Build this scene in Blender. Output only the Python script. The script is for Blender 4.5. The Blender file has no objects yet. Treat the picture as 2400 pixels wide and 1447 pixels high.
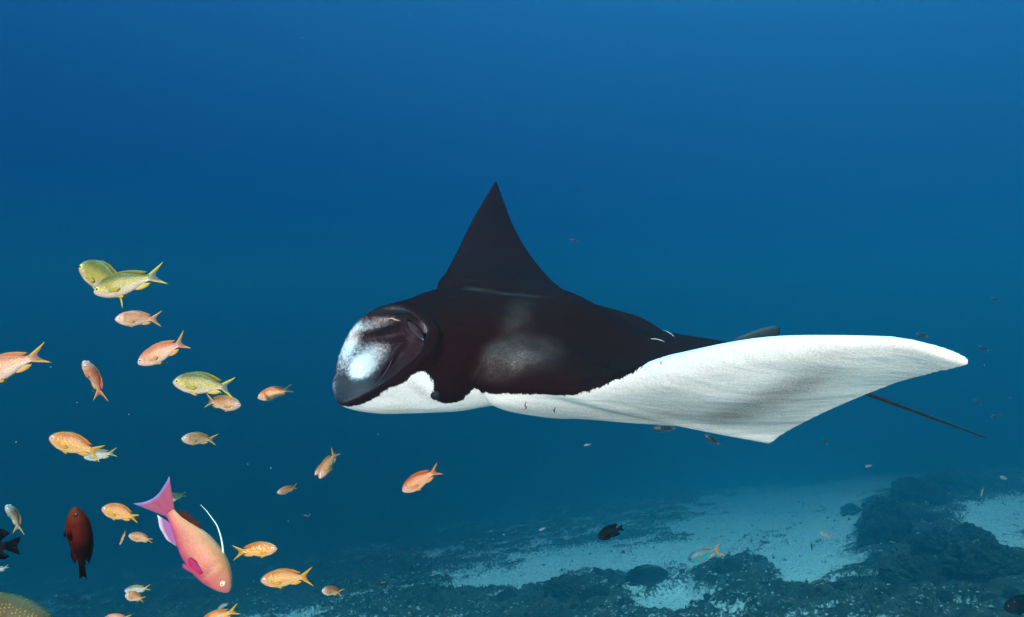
import bpy, math, random
import numpy as np
from mathutils import Vector, Matrix, kdtree
from mathutils.bvhtree import BVHTree

random.seed(7)
rng = np.random.default_rng(11)
SC = bpy.context.scene
COL = SC.collection

# ------------------------------------------------------------------ camera
FPX, CU, CV = 1500.0, 1200.0, 723.5          # focal length and centre in pixels of the 2400 px photograph
cam = bpy.data.cameras.new('camera')
cam.lens = 36.0 * FPX / 2400.0
cam.clip_start, cam.clip_end = 0.02, 400.0
cam_ob = bpy.data.objects.new('camera', cam)
COL.objects.link(cam_ob)
cam_ob.rotation_euler = (math.radians(90), 0, 0)
SC.camera = cam_ob

# ------------------------------------------------------------------ world: light of the open water, brighter towards the surface
world = bpy.data.worlds.new('World')
SC.world = world
world.use_nodes = True
wn, wl = world.node_tree.nodes, world.node_tree.links
wn.clear()
w_out = wn.new('ShaderNodeOutputWorld')
w_bg = wn.new('ShaderNodeBackground')
w_tc = wn.new('ShaderNodeTexCoord')
w_dot = wn.new('ShaderNodeVectorMath'); w_dot.operation = 'DOT_PRODUCT'
w_dot.inputs[1].default_value = (0.13, 0.0, 1.0)
w_map = wn.new('ShaderNodeMapRange')
w_map.inputs['From Min'].default_value = -1.0
w_map.inputs['From Max'].default_value = 1.0
w_ramp = wn.new('ShaderNodeValToRGB')
wl.new(w_tc.outputs['Generated'], w_dot.inputs[0])
wl.new(w_dot.outputs['Value'], w_map.inputs['Value'])
wl.new(w_map.outputs['Result'], w_ramp.inputs['Fac'])
wl.new(w_ramp.outputs['Color'], w_bg.inputs['Color'])
wl.new(w_bg.outputs['Background'], w_out.inputs['Surface'])
RAMP = [(-1.0, (0.005, 0.038, 0.058)), (-0.42, (0.004, 0.060, 0.098)), (-0.25, (0.008, 0.122, 0.180)),
        (-0.11, (0.0004, 0.012, 0.096)), (0.10, (0.0008, 0.021, 0.142)), (0.43, (0.010, 0.080, 0.258)),
        (0.66, (0.03, 0.22, 0.46)), (0.76, (0.9, 2.6, 3.1)), (1.0, (1.7, 4.8, 5.5))]
els = w_ramp.color_ramp.elements
while len(els) < len(RAMP):
    els.new(0.5)
for e, (s, c) in zip(els, RAMP):
    e.position = (s + 1) / 2
    e.color = (*c, 1)
w_bg.inputs['Strength'].default_value = 1.0

# ------------------------------------------------------------------ key light: one low warm parallel lamp behind the camera, standing in for strobes
STROBE_TO = Vector((-0.17, -1.0, 0.12))         # direction towards the light
strobe_key = bpy.data.lights.new('strobe_key', 'SUN')
strobe_key.energy = 5.0
strobe_key.angle = math.radians(1.5)
strobe_key.color = (1.0, 0.89, 0.77)
strobe_key_ob = bpy.data.objects.new('strobe_key', strobe_key)
COL.objects.link(strobe_key_ob)
strobe_key_ob.rotation_euler = STROBE_TO.to_track_quat('Z', 'Y').to_euler()
strobe_key_ob.location = STROBE_TO * 6

SC.view_settings.view_transform = 'Standard'
SC.view_settings.look = 'None'
SC.view_settings.gamma = 1.0
SC.view_settings.exposure = 0.3
SC.view_settings.use_curve_mapping = False
SC.render.engine = 'CYCLES'
cy = SC.cycles
cy.use_denoising = True
cy.max_bounces = 6
cy.diffuse_bounces = 2
cy.glossy_bounces = 2
cy.transmission_bounces = 2
cy.transparent_max_bounces = 8
cy.volume_bounces = 2
cy.sample_clamp_indirect = 3.0

# ------------------------------------------------------------------ helpers
def pix(u, v, d):
    """point at depth d that the photograph shows at pixel (u, v)"""
    return np.array([(u - CU) / FPX * d, d, -(v - CV) / FPX * d])

def tag(o, label=None, cat=None, group=None, kind=None):
    if label: o['label'] = label
    if cat: o['category'] = cat
    if group: o['group'] = group
    if kind: o['kind'] = kind
    return o

def mesh(name, v, f, mat=None, parent=None, cols=None, smooth=True, attr='Col'):
    me = bpy.data.meshes.new(name)
    me.from_pydata([tuple(p) for p in v], [], [tuple(q) for q in f])
    if smooth:
        me.polygons.foreach_set('use_smooth', np.ones(len(me.polygons), dtype=bool))
    if cols is not None:
        a = me.color_attributes.new(attr, 'FLOAT_COLOR', 'POINT')
        a.data.foreach_set('color', np.asarray(cols, dtype=np.float32).ravel())
    me.update()
    o = bpy.data.objects.new(name, me)
    COL.objects.link(o)
    if mat: me.materials.append(mat)
    if parent is not None: o.parent = parent
    return o

def empty(name, loc):
    o = bpy.data.objects.new(name, None)
    o.empty_display_size = 0.05
    o.location = loc
    COL.objects.link(o)
    return o

def hash3(ix, iy, iz):
    h = (ix * 374761393 + iy * 668265263 + iz * 1274126177) & 0xFFFFFFFF
    h = ((h ^ (h >> 13)) * 1103515245) & 0xFFFFFFFF
    h = (h ^ (h >> 16)) & 0xFFFF
    return h / 65535.0

def vnoise(p):
    p = np.asarray(p, dtype=np.float64)
    i = np.floor(p).astype(np.int64)
    f = p - i
    f = f * f * (3 - 2 * f)
    r = 0
    for dx in (0, 1):
        for dy in (0, 1):
            for dz in (0, 1):
                w = (f[:, 0] if dx else 1 - f[:, 0]) * (f[:, 1] if dy else 1 - f[:, 1]) * (f[:, 2] if dz else 1 - f[:, 2])
                r = r + w * hash3(i[:, 0] + dx, i[:, 1] + dy, i[:, 2] + dz)
    return r

def fbm(p, octaves=4, gain=0.5):
    p = np.asarray(p, dtype=np.float64)
    a, s, t = 1.0, 0, 0
    for k in range(octaves):
        s = s + a * vnoise(p * 2 ** k + 17.3 * k)
        t += a
        a *= gain
    return s / t

def sstep(a, b, x):
    t = np.clip((x - a) / (b - a), 0, 1)
    return t * t * (3 - 2 * t)

def pchip(xs, ys, x):
    xs = np.asarray(xs, float); ys = np.asarray(ys, float); x = np.asarray(x, float)
    if ys.ndim == 1: ys = ys[:, None]; flat = True
    else: flat = False
    h = np.diff(xs)[:, None]; dl = np.diff(ys, axis=0) / h
    m = np.zeros_like(ys)
    m[0], m[-1] = dl[0], dl[-1]
    for k in range(1, len(xs) - 1):
        a, b = dl[k - 1], dl[k]
        w1, w2 = 2 * h[k] + h[k - 1], h[k] + 2 * h[k - 1]
        with np.errstate(divide='ignore', invalid='ignore'):
            g = (w1 + w2) / (w1 / a + w2 / b)
        m[k] = np.where(a * b > 0, np.nan_to_num(g), 0)
    k = np.clip(np.searchsorted(xs, x) - 1, 0, len(xs) - 2)
    t = ((x - xs[k]) / (xs[k + 1] - xs[k]))[:, None]
    hh = h[k]
    r = (2 * t**3 - 3 * t**2 + 1) * ys[k] + (t**3 - 2 * t**2 + t) * hh * m[k] + (-2 * t**3 + 3 * t**2) * ys[k + 1] + (t**3 - t**2) * hh * m[k + 1]
    return r[:, 0] if flat else r

def in_poly(u, v, poly):
    inside = np.zeros(len(u), bool)
    n = len(poly)
    for k in range(n):
        x1, y1 = poly[k]; x2, y2 = poly[(k + 1) % n]
        c = (y1 > v) != (y2 > v)
        with np.errstate(divide='ignore', invalid='ignore'):
            xi = (x2 - x1) * (v - y1) / (y2 - y1 + 1e-12) + x1
        inside ^= c & (u < xi)
    return inside

# ------------------------------------------------------------------ materials
def nodes_of(name):
    m = bpy.data.materials.new(name)
    m.use_nodes = True
    nt = m.node_tree
    b = nt.nodes['Principled BSDF']
    return m, nt.nodes, nt.links, b

def N(nodes, t, **kw):
    n = nodes.new(t)
    for k, v in kw.items():
        setattr(n, k, v)
    return n

def noise_node(nodes, links, scale, detail=4, rough=0.55, coord='Object', stretch=None):
    tc = nodes.new('ShaderNodeTexCoord')
    n = nodes.new('ShaderNodeTexNoise')
    n.inputs['Scale'].default_value = scale
    n.inputs['Detail'].default_value = detail
    n.inputs['Roughness'].default_value = rough
    if stretch:
        mp = nodes.new('ShaderNodeMapping')
        mp.inputs['Scale'].default_value = stretch
        links.new(tc.outputs[coord], mp.inputs['Vector'])
        links.new(mp.outputs['Vector'], n.inputs['Vector'])
    else:
        links.new(tc.outputs[coord], n.inputs['Vector'])
    return n

def mixc(nodes, links, fac, a, b, blend='MIX'):
    m = nodes.new('ShaderNodeMix'); m.data_type = 'RGBA'; m.blend_type = blend
    for sock, val in ((m.inputs[0], fac), (m.inputs[6], a), (m.inputs[7], b)):
        if hasattr(val, 'is_output'): links.new(val, sock)
        elif isinstance(val, (int, float)): sock.default_value = val
        else: sock.default_value = (*val, 1)
    return m.outputs[2]

def math_node(nodes, links, op, a, b=0.0, clamp=False):
    m = nodes.new('ShaderNodeMath'); m.operation = op; m.use_clamp = clamp
    for sock, val in ((m.inputs[0], a), (m.inputs[1], b)):
        if hasattr(val, 'is_output'): links.new(val, sock)
        else: sock.default_value = val
    return m.outputs[0]

def maprange(nodes, links, val, a, b, c=0.0, d=1.0, smooth=True):
    m = nodes.new('ShaderNodeMapRange')
    if smooth: m.interpolation_type = 'SMOOTHSTEP'
    links.new(val, m.inputs['Value'])
    for k, x in (('From Min', a), ('From Max', b), ('To Min', c), ('To Max', d)):
        m.inputs[k].default_value = x
    return m.outputs['Result']

def flat_mat(name, col, rough=0.6, spec=0.3, nscale=30, var=0.35):
    m, nd, lk, b = nodes_of(name)
    n = noise_node(nd, lk, nscale)
    c = mixc(nd, lk, n.outputs['Fac'], tuple(x * (1 - var) for x in col), tuple(min(1, x * (1 + var)) for x in col))
    lk.new(c, b.inputs['Base Color'])
    b.inputs['Roughness'].default_value = rough
    b.inputs['Specular IOR Level'].default_value = spec
    return m

# fish skin: pigment per vertex, scale relief and mottling from nodes
def skin_mat(name, scale_size, rough, bump, contrast=1.0, dots=False):
    m, nd, lk, b = nodes_of(name)
    at = N(nd, 'ShaderNodeAttribute', attribute_name='Col')
    n = noise_node(nd, lk, 90, 3)
    c = mixc(nd, lk, maprange(nd, lk, n.outputs['Fac'], 0.3, 0.7, 0.86, 1.1), (0, 0, 0), at.outputs['Color'])
    tc = nd.new('ShaderNodeTexCoord')
    mp = nd.new('ShaderNodeMapping'); mp.inputs['Scale'].default_value = (1.0, 0.35, 1.25)
    lk.new(tc.outputs['Object'], mp.inputs['Vector'])
    vo = nd.new('ShaderNodeTexVoronoi'); vo.inputs['Scale'].default_value = scale_size
    lk.new(mp.outputs['Vector'], vo.inputs['Vector'])
    dk = maprange(nd, lk, vo.outputs['Distance'], 0.15, 0.75, 1.0 + 0.04 * contrast, 1.0 - 0.20 * contrast)
    c2 = mixc(nd, lk, 1.0, c, dk, 'MULTIPLY')
    if dots:
        vo.inputs['Randomness'].default_value = 0.3
        c2 = mixc(nd, lk, maprange(nd, lk, vo.outputs['Distance'], 0.10, 0.26, 0.7, 0.0), c2, (0.34, 0.27, 0.05))
    lk.new(c2, b.inputs['Base Color'])
    bp = nd.new('ShaderNodeBump'); bp.inputs['Strength'].default_value = bump; bp.inputs['Distance'].default_value = 0.002
    inv = math_node(nd, lk, 'SUBTRACT', 1.0, vo.outputs['Distance'])
    lk.new(inv, bp.inputs['Height'])
    lk.new(bp.outputs['Normal'], b.inputs['Normal'])
    b.inputs['Roughness'].default_value = rough
    b.inputs['Specular IOR Level'].default_value = 0.45
    return m

def fin_mat():
    m, nd, lk, b = nodes_of('fin_membrane')
    at = N(nd, 'ShaderNodeAttribute', attribute_name='Col')
    lk.new(at.outputs['Color'], b.inputs['Base Color'])
    lk.new(at.outputs['Alpha'], b.inputs['Alpha'])
    b.inputs['Roughness'].default_value = 0.5
    b.inputs['Specular IOR Level'].default_value = 0.06
    n = noise_node(nd, lk, 160, 2)
    bp = nd.new('ShaderNodeBump'); bp.inputs['Strength'].default_value = 0.25; bp.inputs['Distance'].default_value = 0.001
    lk.new(n.outputs['Fac'], bp.inputs['Height']); lk.new(bp.outputs['Normal'], b.inputs['Normal'])
    tr = nd.new('ShaderNodeBsdfTranslucent')
    lk.new(at.outputs['Color'], tr.inputs['Color'])
    mx = nd.new('ShaderNodeMixShader'); mx.inputs[0].default_value = 0.18
    out = nd['Material Output']
    lk.new(b.outputs[0], mx.inputs[1]); lk.new(tr.outputs[0], mx.inputs[2])
    lk.new(mx.outputs[0], out.inputs['Surface'])
    return m

def eye_mat(name, col, rough=0.15):
    m, nd, lk, b = nodes_of(name)
    n = noise_node(nd, lk, 300)
    c = mixc(nd, lk, n.outputs['Fac'], tuple(x * .8 for x in col), col)
    lk.new(c, b.inputs['Base Color'])
    b.inputs['Roughness'].default_value = rough
    return m

M_SKIN = skin_mat('fish_skin', 430, 0.34, 0.25, 0.55)
M_SKIN_FINE = skin_mat('fish_skin_fine', 460, 0.5, 0.12, 0.30)
M_SKIN_DARK = skin_mat('fish_skin_dark', 380, 0.6, 0.2, 0.6)
M_SKIN_DARK.node_tree.nodes['Principled BSDF'].inputs['Specular IOR Level'].default_value = 0.06
M_SKIN_DOTS = skin_mat('fish_skin_dotted', 230, 0.6, 0.3, 1.0, True)
M_FIN = fin_mat()
M_EYE = {'pale': eye_mat('eye_pale', (0.72, 0.72, 0.85)), 'yellow': eye_mat('eye_yellow', (0.85, 0.75, 0.05)),
         'cream': eye_mat('eye_cream', (0.90, 0.72, 0.38)), 'dark': eye_mat('eye_dark', (0.03, 0.025, 0.02))}
M_PUPIL = eye_mat('pupil_black', (0.006, 0.006, 0.012), 0.08)

# ------------------------------------------------------------------ the reef slope
G = 1.5                                               # depth scale of the reef slope
def plane_z(X, Y):
    Xs = 24 * G * np.tanh(X / (24.0 * G))
    Yp = np.where(Y > 0, Y, 6 * np.tanh(Y / 6.0) * 0.4)
    return -2.0 * G - 0.27 * Yp + 0.14 * Xs

def on_plane(u, v):
    """where the ray of pixel (u, v) meets the reef slope"""
    uu, vv = (u - CU) / FPX, (v - CV) / FPX
    Y = 12.0
    for _ in range(40):
        X = uu * Y
        g = -vv * Y - float(plane_z(np.array(X), np.array(Y)))
        dg = -vv + 0.27 - 0.14 * uu
        Y = min(max(Y - g / dg, 1.0), 62.0)
    return uu * Y, Y

# bare sand and dark reef on the slope: centre and half sizes as seen from the dive spot
SAND = [(1800, 1215, 150, 48), (1930, 1235, 120, 60), (1900, 1310, 110, 70), (1885, 1375, 70, 40), (2345, 1225, 75, 50), (2385, 1275, 45, 40),
        (2030, 1362, 24, 15), (1690, 1245, 90, 40), (1650, 1300, 85, 36), (1560, 1305, 70, 22), (1470, 1345, 100, 25), (1350, 1325, 110, 26),
        (1200, 1368, 120, 18), (1600, 1425, 90, 18), (1480, 1405, 30, 10), (2300, 1085, 150, 22), (2060, 1150, 110, 28), (1990, 1100, 130, 20),
        (1800, 1180, 130, 25), (1500, 1275, 50, 12), (1400, 1290, 60, 10), (2250, 1430, 70, 14)]
REEF = [(2100, 1245, 75, 70), (2200, 1170, 130, 50), (2235, 1300, 60, 45), (2200, 1395, 150, 45), (1840, 1430, 60, 22), (1720, 1370, 75, 42),
        (1330, 1418, 120, 26), (600, 1410, 300, 45), (1950, 1435, 60, 14), (2330, 1380, 100, 60), (1000, 1425, 120, 18), (1420, 1375, 60, 14)]

def blob(X, Y, lst):
    r = np.zeros_like(X)
    Yc = np.maximum(Y, 0.5)
    ang, lg = X / Yc, np.log(Yc)
    for (u, v, ru, rv) in lst:
        _, ya = on_plane(u, v - rv * 0.9); _, yb = on_plane(u, v + rv * 0.9)
        la, lb = math.log(ya), math.log(yb)
        q = np.sqrt(((ang - (u - CU) / FPX) / (ru / FPX)) ** 2 + ((lg - (la + lb) / 2) / max(0.02, (la - lb) / 2)) ** 2)
        r = np.maximum(r, np.where(Y > 1, np.clip(1.6 - q, 0, 1.2), 0))
    return r

def terrain(X, Y):
    z0 = plane_z(X, Y)
    p = np.stack([X, Y, np.zeros_like(X)], 1) / G
    n1 = fbm(p * 0.35 + 5.1, 4)
    n2 = fbm(p * 1.7 + 9.7, 4, 0.6)
    n3 = fbm(p * 6.5 + 2.3, 3, 0.6)
    warp = (n2 - 0.5) * 2.6 + (n3 - 0.5) * 1.3
    sand = blob(X, Y, SAND) - blob(X, Y, REEF) * 0.95 + (n1 - 0.52) * 0.9 + warp + 0.05
    sand = sstep(-0.15, 0.70, sand)
    rough = 1 - sand
    ridg = 1 - np.abs(2 * n2 - 1)
    z = z0 + G * ((n1 - 0.5) * 0.5 + rough * (0.10 + 0.32 * (n2 - 0.35) + 0.10 * ridg + 0.16 * (n3 - 0.5)) + (n3 - 0.5) * 0.03)
    return z, sand

def terrain_mesh():
    th_f = np.radians(np.linspace(-50, 50, 560))
    th_b = np.radians(np.linspace(50, 310, 60))[1:-1]
    th = np.concatenate([th_f, th_b])
    r = np.geomspace(1.8, 70.0, 330)
    R, T = np.meshgrid(r, th, indexing='ij')
    X, Y = (R * np.sin(T)).ravel(), (R * np.cos(T)).ravel()
    Y = np.where(Y < 0, 3 * np.tanh(Y / 3), Y)
    X = np.append(X, 0.0); Y = np.append(Y, 0.0)
    z, sand = terrain(X, Y)
    nr, nt = R.shape
    i = np.arange(nr - 1)[:, None]; j = np.arange(nt)[None, :]; jn = (j + 1) % nt
    f = np.stack([i * nt + j, i * nt + jn, (i + 1) * nt + jn, (i + 1) * nt + j], -1).reshape(-1, 4)[:, ::-1]
    c = nr * nt
    fan = [(c, (k + 1) % nt, k) for k in range(nt)]
    cols = np.stack([sand, sand, sand, np.ones_like(sand)], 1)
    return np.stack([X, Y, z], 1), [tuple(q) for q in f.tolist()] + fan, cols

def ground_mat():
    m, nd, lk, b = nodes_of('reef_ground')
    at = N(nd, 'ShaderNodeAttribute', attribute_name='Col')
    n1 = noise_node(nd, lk, 2.3, 6, 0.65)
    n2 = noise_node(nd, lk, 14, 6, 0.7)
    n3 = noise_node(nd, lk, 55, 3, 0.7)
    s = math_node(nd, lk, 'ADD', at.outputs['Fac'], math_node(nd, lk, 'MULTIPLY', math_node(nd, lk, 'SUBTRACT', n2.outputs['Fac'], 0.5), 3.2))
    s = maprange(nd, lk, s, 0.30, 0.72)
    sandc = mixc(nd, lk, maprange(nd, lk, n2.outputs['Fac'], 0.34, 0.56), (0.22, 0.21, 0.18), (0.80, 0.76, 0.66))
    reefc = mixc(nd, lk, maprange(nd, lk, n1.outputs['Fac'], 0.35, 0.65), (0.018, 0.020, 0.014), (0.070, 0.062, 0.042))
    reefc = mixc(nd, lk, maprange(nd, lk, n2.outputs['Fac'], 0.56, 0.72), reefc, (0.16, 0.15, 0.11))
    reefc = mixc(nd, lk, maprange(nd, lk, n3.outputs['Fac'], 0.66, 0.74), reefc, (0.42, 0.42, 0.36))
    c = mixc(nd, lk, s, reefc, sandc)
    lk.new(c, b.inputs['Base Color'])
    b.inputs['Roughness'].default_value = 0.9
    b.inputs['Specular IOR Level'].default_value = 0.1
    bp = nd.new('ShaderNodeBump'); bp.inputs['Strength'].default_value = 0.8; bp.inputs['Distance'].default_value = 0.06
    lk.new(n2.outputs['Fac'], bp.inputs['Height']); lk.new(bp.outputs['Normal'], b.inputs['Normal'])
    return m

gv, gf, gc = terrain_mesh()
ground = mesh('seabed', gv, gf, ground_mat(), cols=gc)
tag(ground, 'sloping seabed of pale sand patches and dark rubble reef', kind='structure')

# loose pale chips and dark turf on the reef
def scatter_points(n, want_sand, lo, hi):
    u = rng.uniform(-100, 2500, n * 3); d = rng.uniform(0, 1, n * 3) ** 1.6 * (hi - lo) + lo
    X = (u - CU) / FPX * d; Y = d
    z, s = terrain(X, Y)
    keep = (rng.uniform(0, 1, n * 3) < (np.clip(s, 0.06, 1) if want_sand else np.clip(1 - s, 0.12, 1)))
    k = np.where(keep)[0][:n]
    return X[k], Y[k], z[k]

def chips():
    V, F = [], []
    X, Y, Z = scatter_points(9000, False, 7.5, 36.0)
    base = np.array([[1, 0, 0], [-.5, .8, 0], [-.5, -.8, 0], [0, 0, .8], [.1, .1, -.5]])
    fc = [(0, 1, 3), (1, 2, 3), (2, 0, 3), (1, 0, 4), (2, 1, 4), (0, 2, 4)]
    clump = fbm(np.stack([X, Y, 0 * X], 1) * 0.9 + 31, 3)
    for x, y, z, c in zip(X, Y, Z, clump):
        if c < 0.46 or (x / y < -0.2 and random.random() < 0.6): continue
        s = random.uniform(0.007, 0.024) * (0.6 + y / 20)
        a = random.uniform(0, 6.28)
        m = np.array([[math.cos(a), -math.sin(a), 0], [math.sin(a), math.cos(a), 0], [0, 0, 1]]) @ np.diag([s * random.uniform(.8, 2.2), s, s * random.uniform(.5, 1.2)])
        k = len(V)
        V.extend((base @ m.T + np.array([x, y, z + s * random.uniform(.3, 2.5)])).tolist())
        F.extend([(p + k, q + k, r + k) for p, q, r in fc])
    return V, F
cv, cf = chips()
tag(mesh('coral_rubble', cv, cf, flat_mat('rubble_pale', (0.62, 0.60, 0.52), 0.8), smooth=False),
    'pale chips of broken coral strewn over the dark reef', 'rubble', kind='stuff')

def turf():
    V, F = [], []
    X, Y, Z = scatter_points(8000, False, 7.5, 32.0)
    for x, y, z in zip(X, Y, Z):
        h0 = random.uniform(0.02, 0.065) * (0.7 + y / 26)
        for _ in range(6):
            a = random.uniform(0, 6.28); t = random.uniform(0.1, 0.9); h = h0 * random.uniform(.5, 1.2); w = h * random.uniform(.10, .22)
            b = np.array([x + random.gauss(0, h0 * .5), y + random.gauss(0, h0 * .5), z - 0.01])
            d = np.array([math.cos(a) * t, math.sin(a) * t, 1.0]); sd = np.array([-math.sin(a), math.cos(a), 0])
            k = len(V)
            V += [(b - sd * w).tolist(), (b + sd * w).tolist(), (b + d * h * .6 + sd * w * 1.1).tolist(), (b + d * h + np.array([0, 0, -.2 * h * t])).tolist(), (b + d * h * .6 - sd * w * 1.1).tolist()]
            F += [(k, k + 1, k + 2, k + 4), (k + 4, k + 2, k + 3)]
    return V, F
tv, tf = turf()
tag(mesh('algae_turf', tv, tf, flat_mat('algae_brown', (0.045, 0.040, 0.024), 0.9, 0.1, 5, 0.6), smooth=False),
    'dark algae and soft coral turf covering the reef', 'algae', kind='stuff')

# coral heads standing on the slope
def lump(r, hz, seed, oct_amp=0.28, n=44):
    V, F = [], []
    th = np.linspace(0, 2 * np.pi, n * 2, endpoint=False); ph = np.linspace(0.02, np.pi * 0.62, n)
    P, T = np.meshgrid(ph, th, indexing='ij')
    d = np.stack([np.sin(P) * np.cos(T), np.sin(P) * np.sin(T), np.cos(P)], -1).reshape(-1, 3)
    q = fbm(d * 2.1 + seed * 3.7, 4, 0.6) - 0.5
    q2 = fbm(d * 7 + seed, 4, 0.7) - 0.5
    q3 = np.abs(fbm(d * 16 + seed * 2, 3, 0.7) - 0.5)
    rad = 1 + oct_amp * 2.4 * q + oct_amp * 1.4 * q2 - oct_amp * 1.0 * q3
    v = d * rad[:, None] * np.array([r, r, hz])
    m = n * 2
    for i in range(n - 1):
        for j in range(m):
            F.append((i * m + j, (i + 1) * m + j, (i + 1) * m + (j + 1) % m, i * m + (j + 1) % m))
    F.append(tuple(range(m)))
    return v, F

def coral_mat(name, dark, pale, cut):
    m, nd, lk, b = nodes_of(name)
    n1 = noise_node(nd, lk, 3.0, 5, 0.65); n2 = noise_node(nd, lk, 17, 5, 0.75); n3 = noise_node(nd, lk, 60, 2, 0.6)
    c = mixc(nd, lk, maprange(nd, lk, n1.outputs['Fac'], 0.35, 0.65), tuple(x * 0.5 for x in dark), tuple(x * 1.4 for x in dark))
    c = mixc(nd, lk, maprange(nd, lk, n2.outputs['Fac'], cut, cut + 0.13), c, pale)
    c = mixc(nd, lk, maprange(nd, lk, n3.outputs['Fac'], 0.66, 0.72), c, (0.40, 0.40, 0.34))
    lk.new(c, b.inputs['Base Color'])
    b.inputs['Roughness'].default_value = 0.95; b.inputs['Specular IOR Level'].default_value = 0.05
    bp = nd.new('ShaderNodeBump'); bp.inputs['Strength'].default_value = 1.0; bp.inputs['Distance'].default_value = 0.12
    lk.new(n2.outputs['Fac'], bp.inputs['Height']); lk.new(bp.outputs['Normal'], b.inputs['Normal'])
    return m
M_CORAL = coral_mat('coral_dark', (0.065, 0.063, 0.048), (0.18, 0.17, 0.13), 0.54)
M_CORAL2 = coral_mat('coral_tan', (0.050, 0.046, 0.034), (0.24, 0.23, 0.18), 0.52)
HEADS = [  # u, v of the foot, radius px, height px, material, label
    (2088, 1290, 62, 105, M_CORAL, 'broad dark coral head rising at the right end of the large sand patch'),
    (2158, 1215, 56, 72, M_CORAL, 'hazy rounded coral dome behind the broad dark coral head'),
    (2003, 1203, 26, 26, M_CORAL, 'small hazy coral knob on the back edge of the sand'),
    (2222, 1108, 15, 22, M_CORAL, 'tiny round coral ball far up the slope'),
    (2262, 1170, 80, 62, M_CORAL, 'wide hazy coral mound farthest up the slope on the right'),
    (2225, 1330, 70, 70, M_CORAL2, 'mottled coral block between the two sand patches'),
    (2170, 1390, 85, 62, M_CORAL, 'low dark reef knob in front of the mottled coral block'),
    (2330, 1385, 95, 75, M_CORAL2, 'pale streaked reef rock at the lower right corner'),
    (2290, 1300, 48, 50, M_CORAL, 'craggy dark coral head just below the right sand patch'),
    (1715, 1385, 40, 34, M_CORAL, 'low coral lump left of the lower sand tongue'),
    (1335, 1425, 60, 30, M_CORAL, 'flat coral mound at the bottom below the black damselfish'),
    (470, 1430, 80, 34, M_CORAL, 'dim coral mound at the bottom beneath the large pink fish'),
    (690, 1415, 45, 22, M_CORAL2, 'small dim coral rock under the orange fish near the bottom'),
    (1830, 1400, 30, 20, M_CORAL, 'dark coral bit edging the lower sand tongue'),
]
for k, (u, v, rp, hp, mt, lab) in enumerate(HEADS):
    X, Y = on_plane(u, v)
    z, _ = terrain(np.array([X]), np.array([Y]))
    r = rp / FPX * Y; h = hp / FPX * Y * 0.82
    vv, ff = lump(r * 0.95, h, k + 1.3, 0.30)
    o = mesh('coral_dome', vv, ff, mt)
    o.location = (X, Y + r * 0.3, float(z[0]) - 0.05)
    o.rotation_euler = (0, 0, k * 1.3)
    tag(o, lab, 'coral', 'coral heads on the reef slope')

# small lumps filling the reef between the larger heads: four shapes, copied
LUMPS = []
for k in range(4):
    vv, ff = lump(1.0, 0.85, 40.7 + 2.9 * k, 0.36, 16)
    LUMPS.append((vv, ff))
protos, placed = [], 0
srng = random.Random(5)
while placed < 70:
    u, v = srng.uniform(1150, 2420), srng.uniform(1090, 1450)
    if u < 1700 and v < 1330: continue
    X, Y = on_plane(u, v)
    z, sd = terrain(np.array([X]), np.array([Y]))
    if sd[0] > (0.35 if srng.random() < 0.85 else 0.9): continue
    r = srng.uniform(7, 21) / FPX * Y
    if placed < 4:
        o = mesh('coral_lump', *LUMPS[placed], M_CORAL if placed % 2 else M_CORAL2)
        protos.append(o)
    else:
        o = protos[placed % 4].copy(); COL.objects.link(o)
    o.scale = (r * srng.uniform(.8, 1.5), r, r * srng.uniform(.6, 1.2))
    o.rotation_euler = (0, 0, srng.uniform(0, 6.28))
    o.location = (X, Y, float(z[0]) - r * 0.15)
    tone = 'dark' if placed % 2 else 'mottled tan'
    tag(o, f'small {tone} coral lump poking out of the reef slope', 'coral', f'small {tone} coral lumps over the reef slope')
    placed += 1

# ------------------------------------------------------------------ the manta ray
S = 0.52                                              # size of the ray: everything below is in units of about 3 m to its middle
AX, AY = 0.94, 0.34                                   # direction head -> tail, seen from above
OX, OY = -0.52, 2.6
def plan_x(y, u):
    k = (u - CU) / FPX
    return (k * (OY - AX * y) - OX - AY * y) / (AX - k * AY)
def W3(x, y, z):
    return np.array([OX + AX * x + AY * y, OY + AY * x - AX * y, z])
def PU(y, u, v):
    x = plan_x(y, u)
    p = W3(x, y, 0)
    p[2] = -(v - CV) / FPX * p[1]
    return p
def PX(x, y, v):
    p = W3(x, y, 0); p[2] = -(v - CV) / FPX * p[1]
    return p

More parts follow.
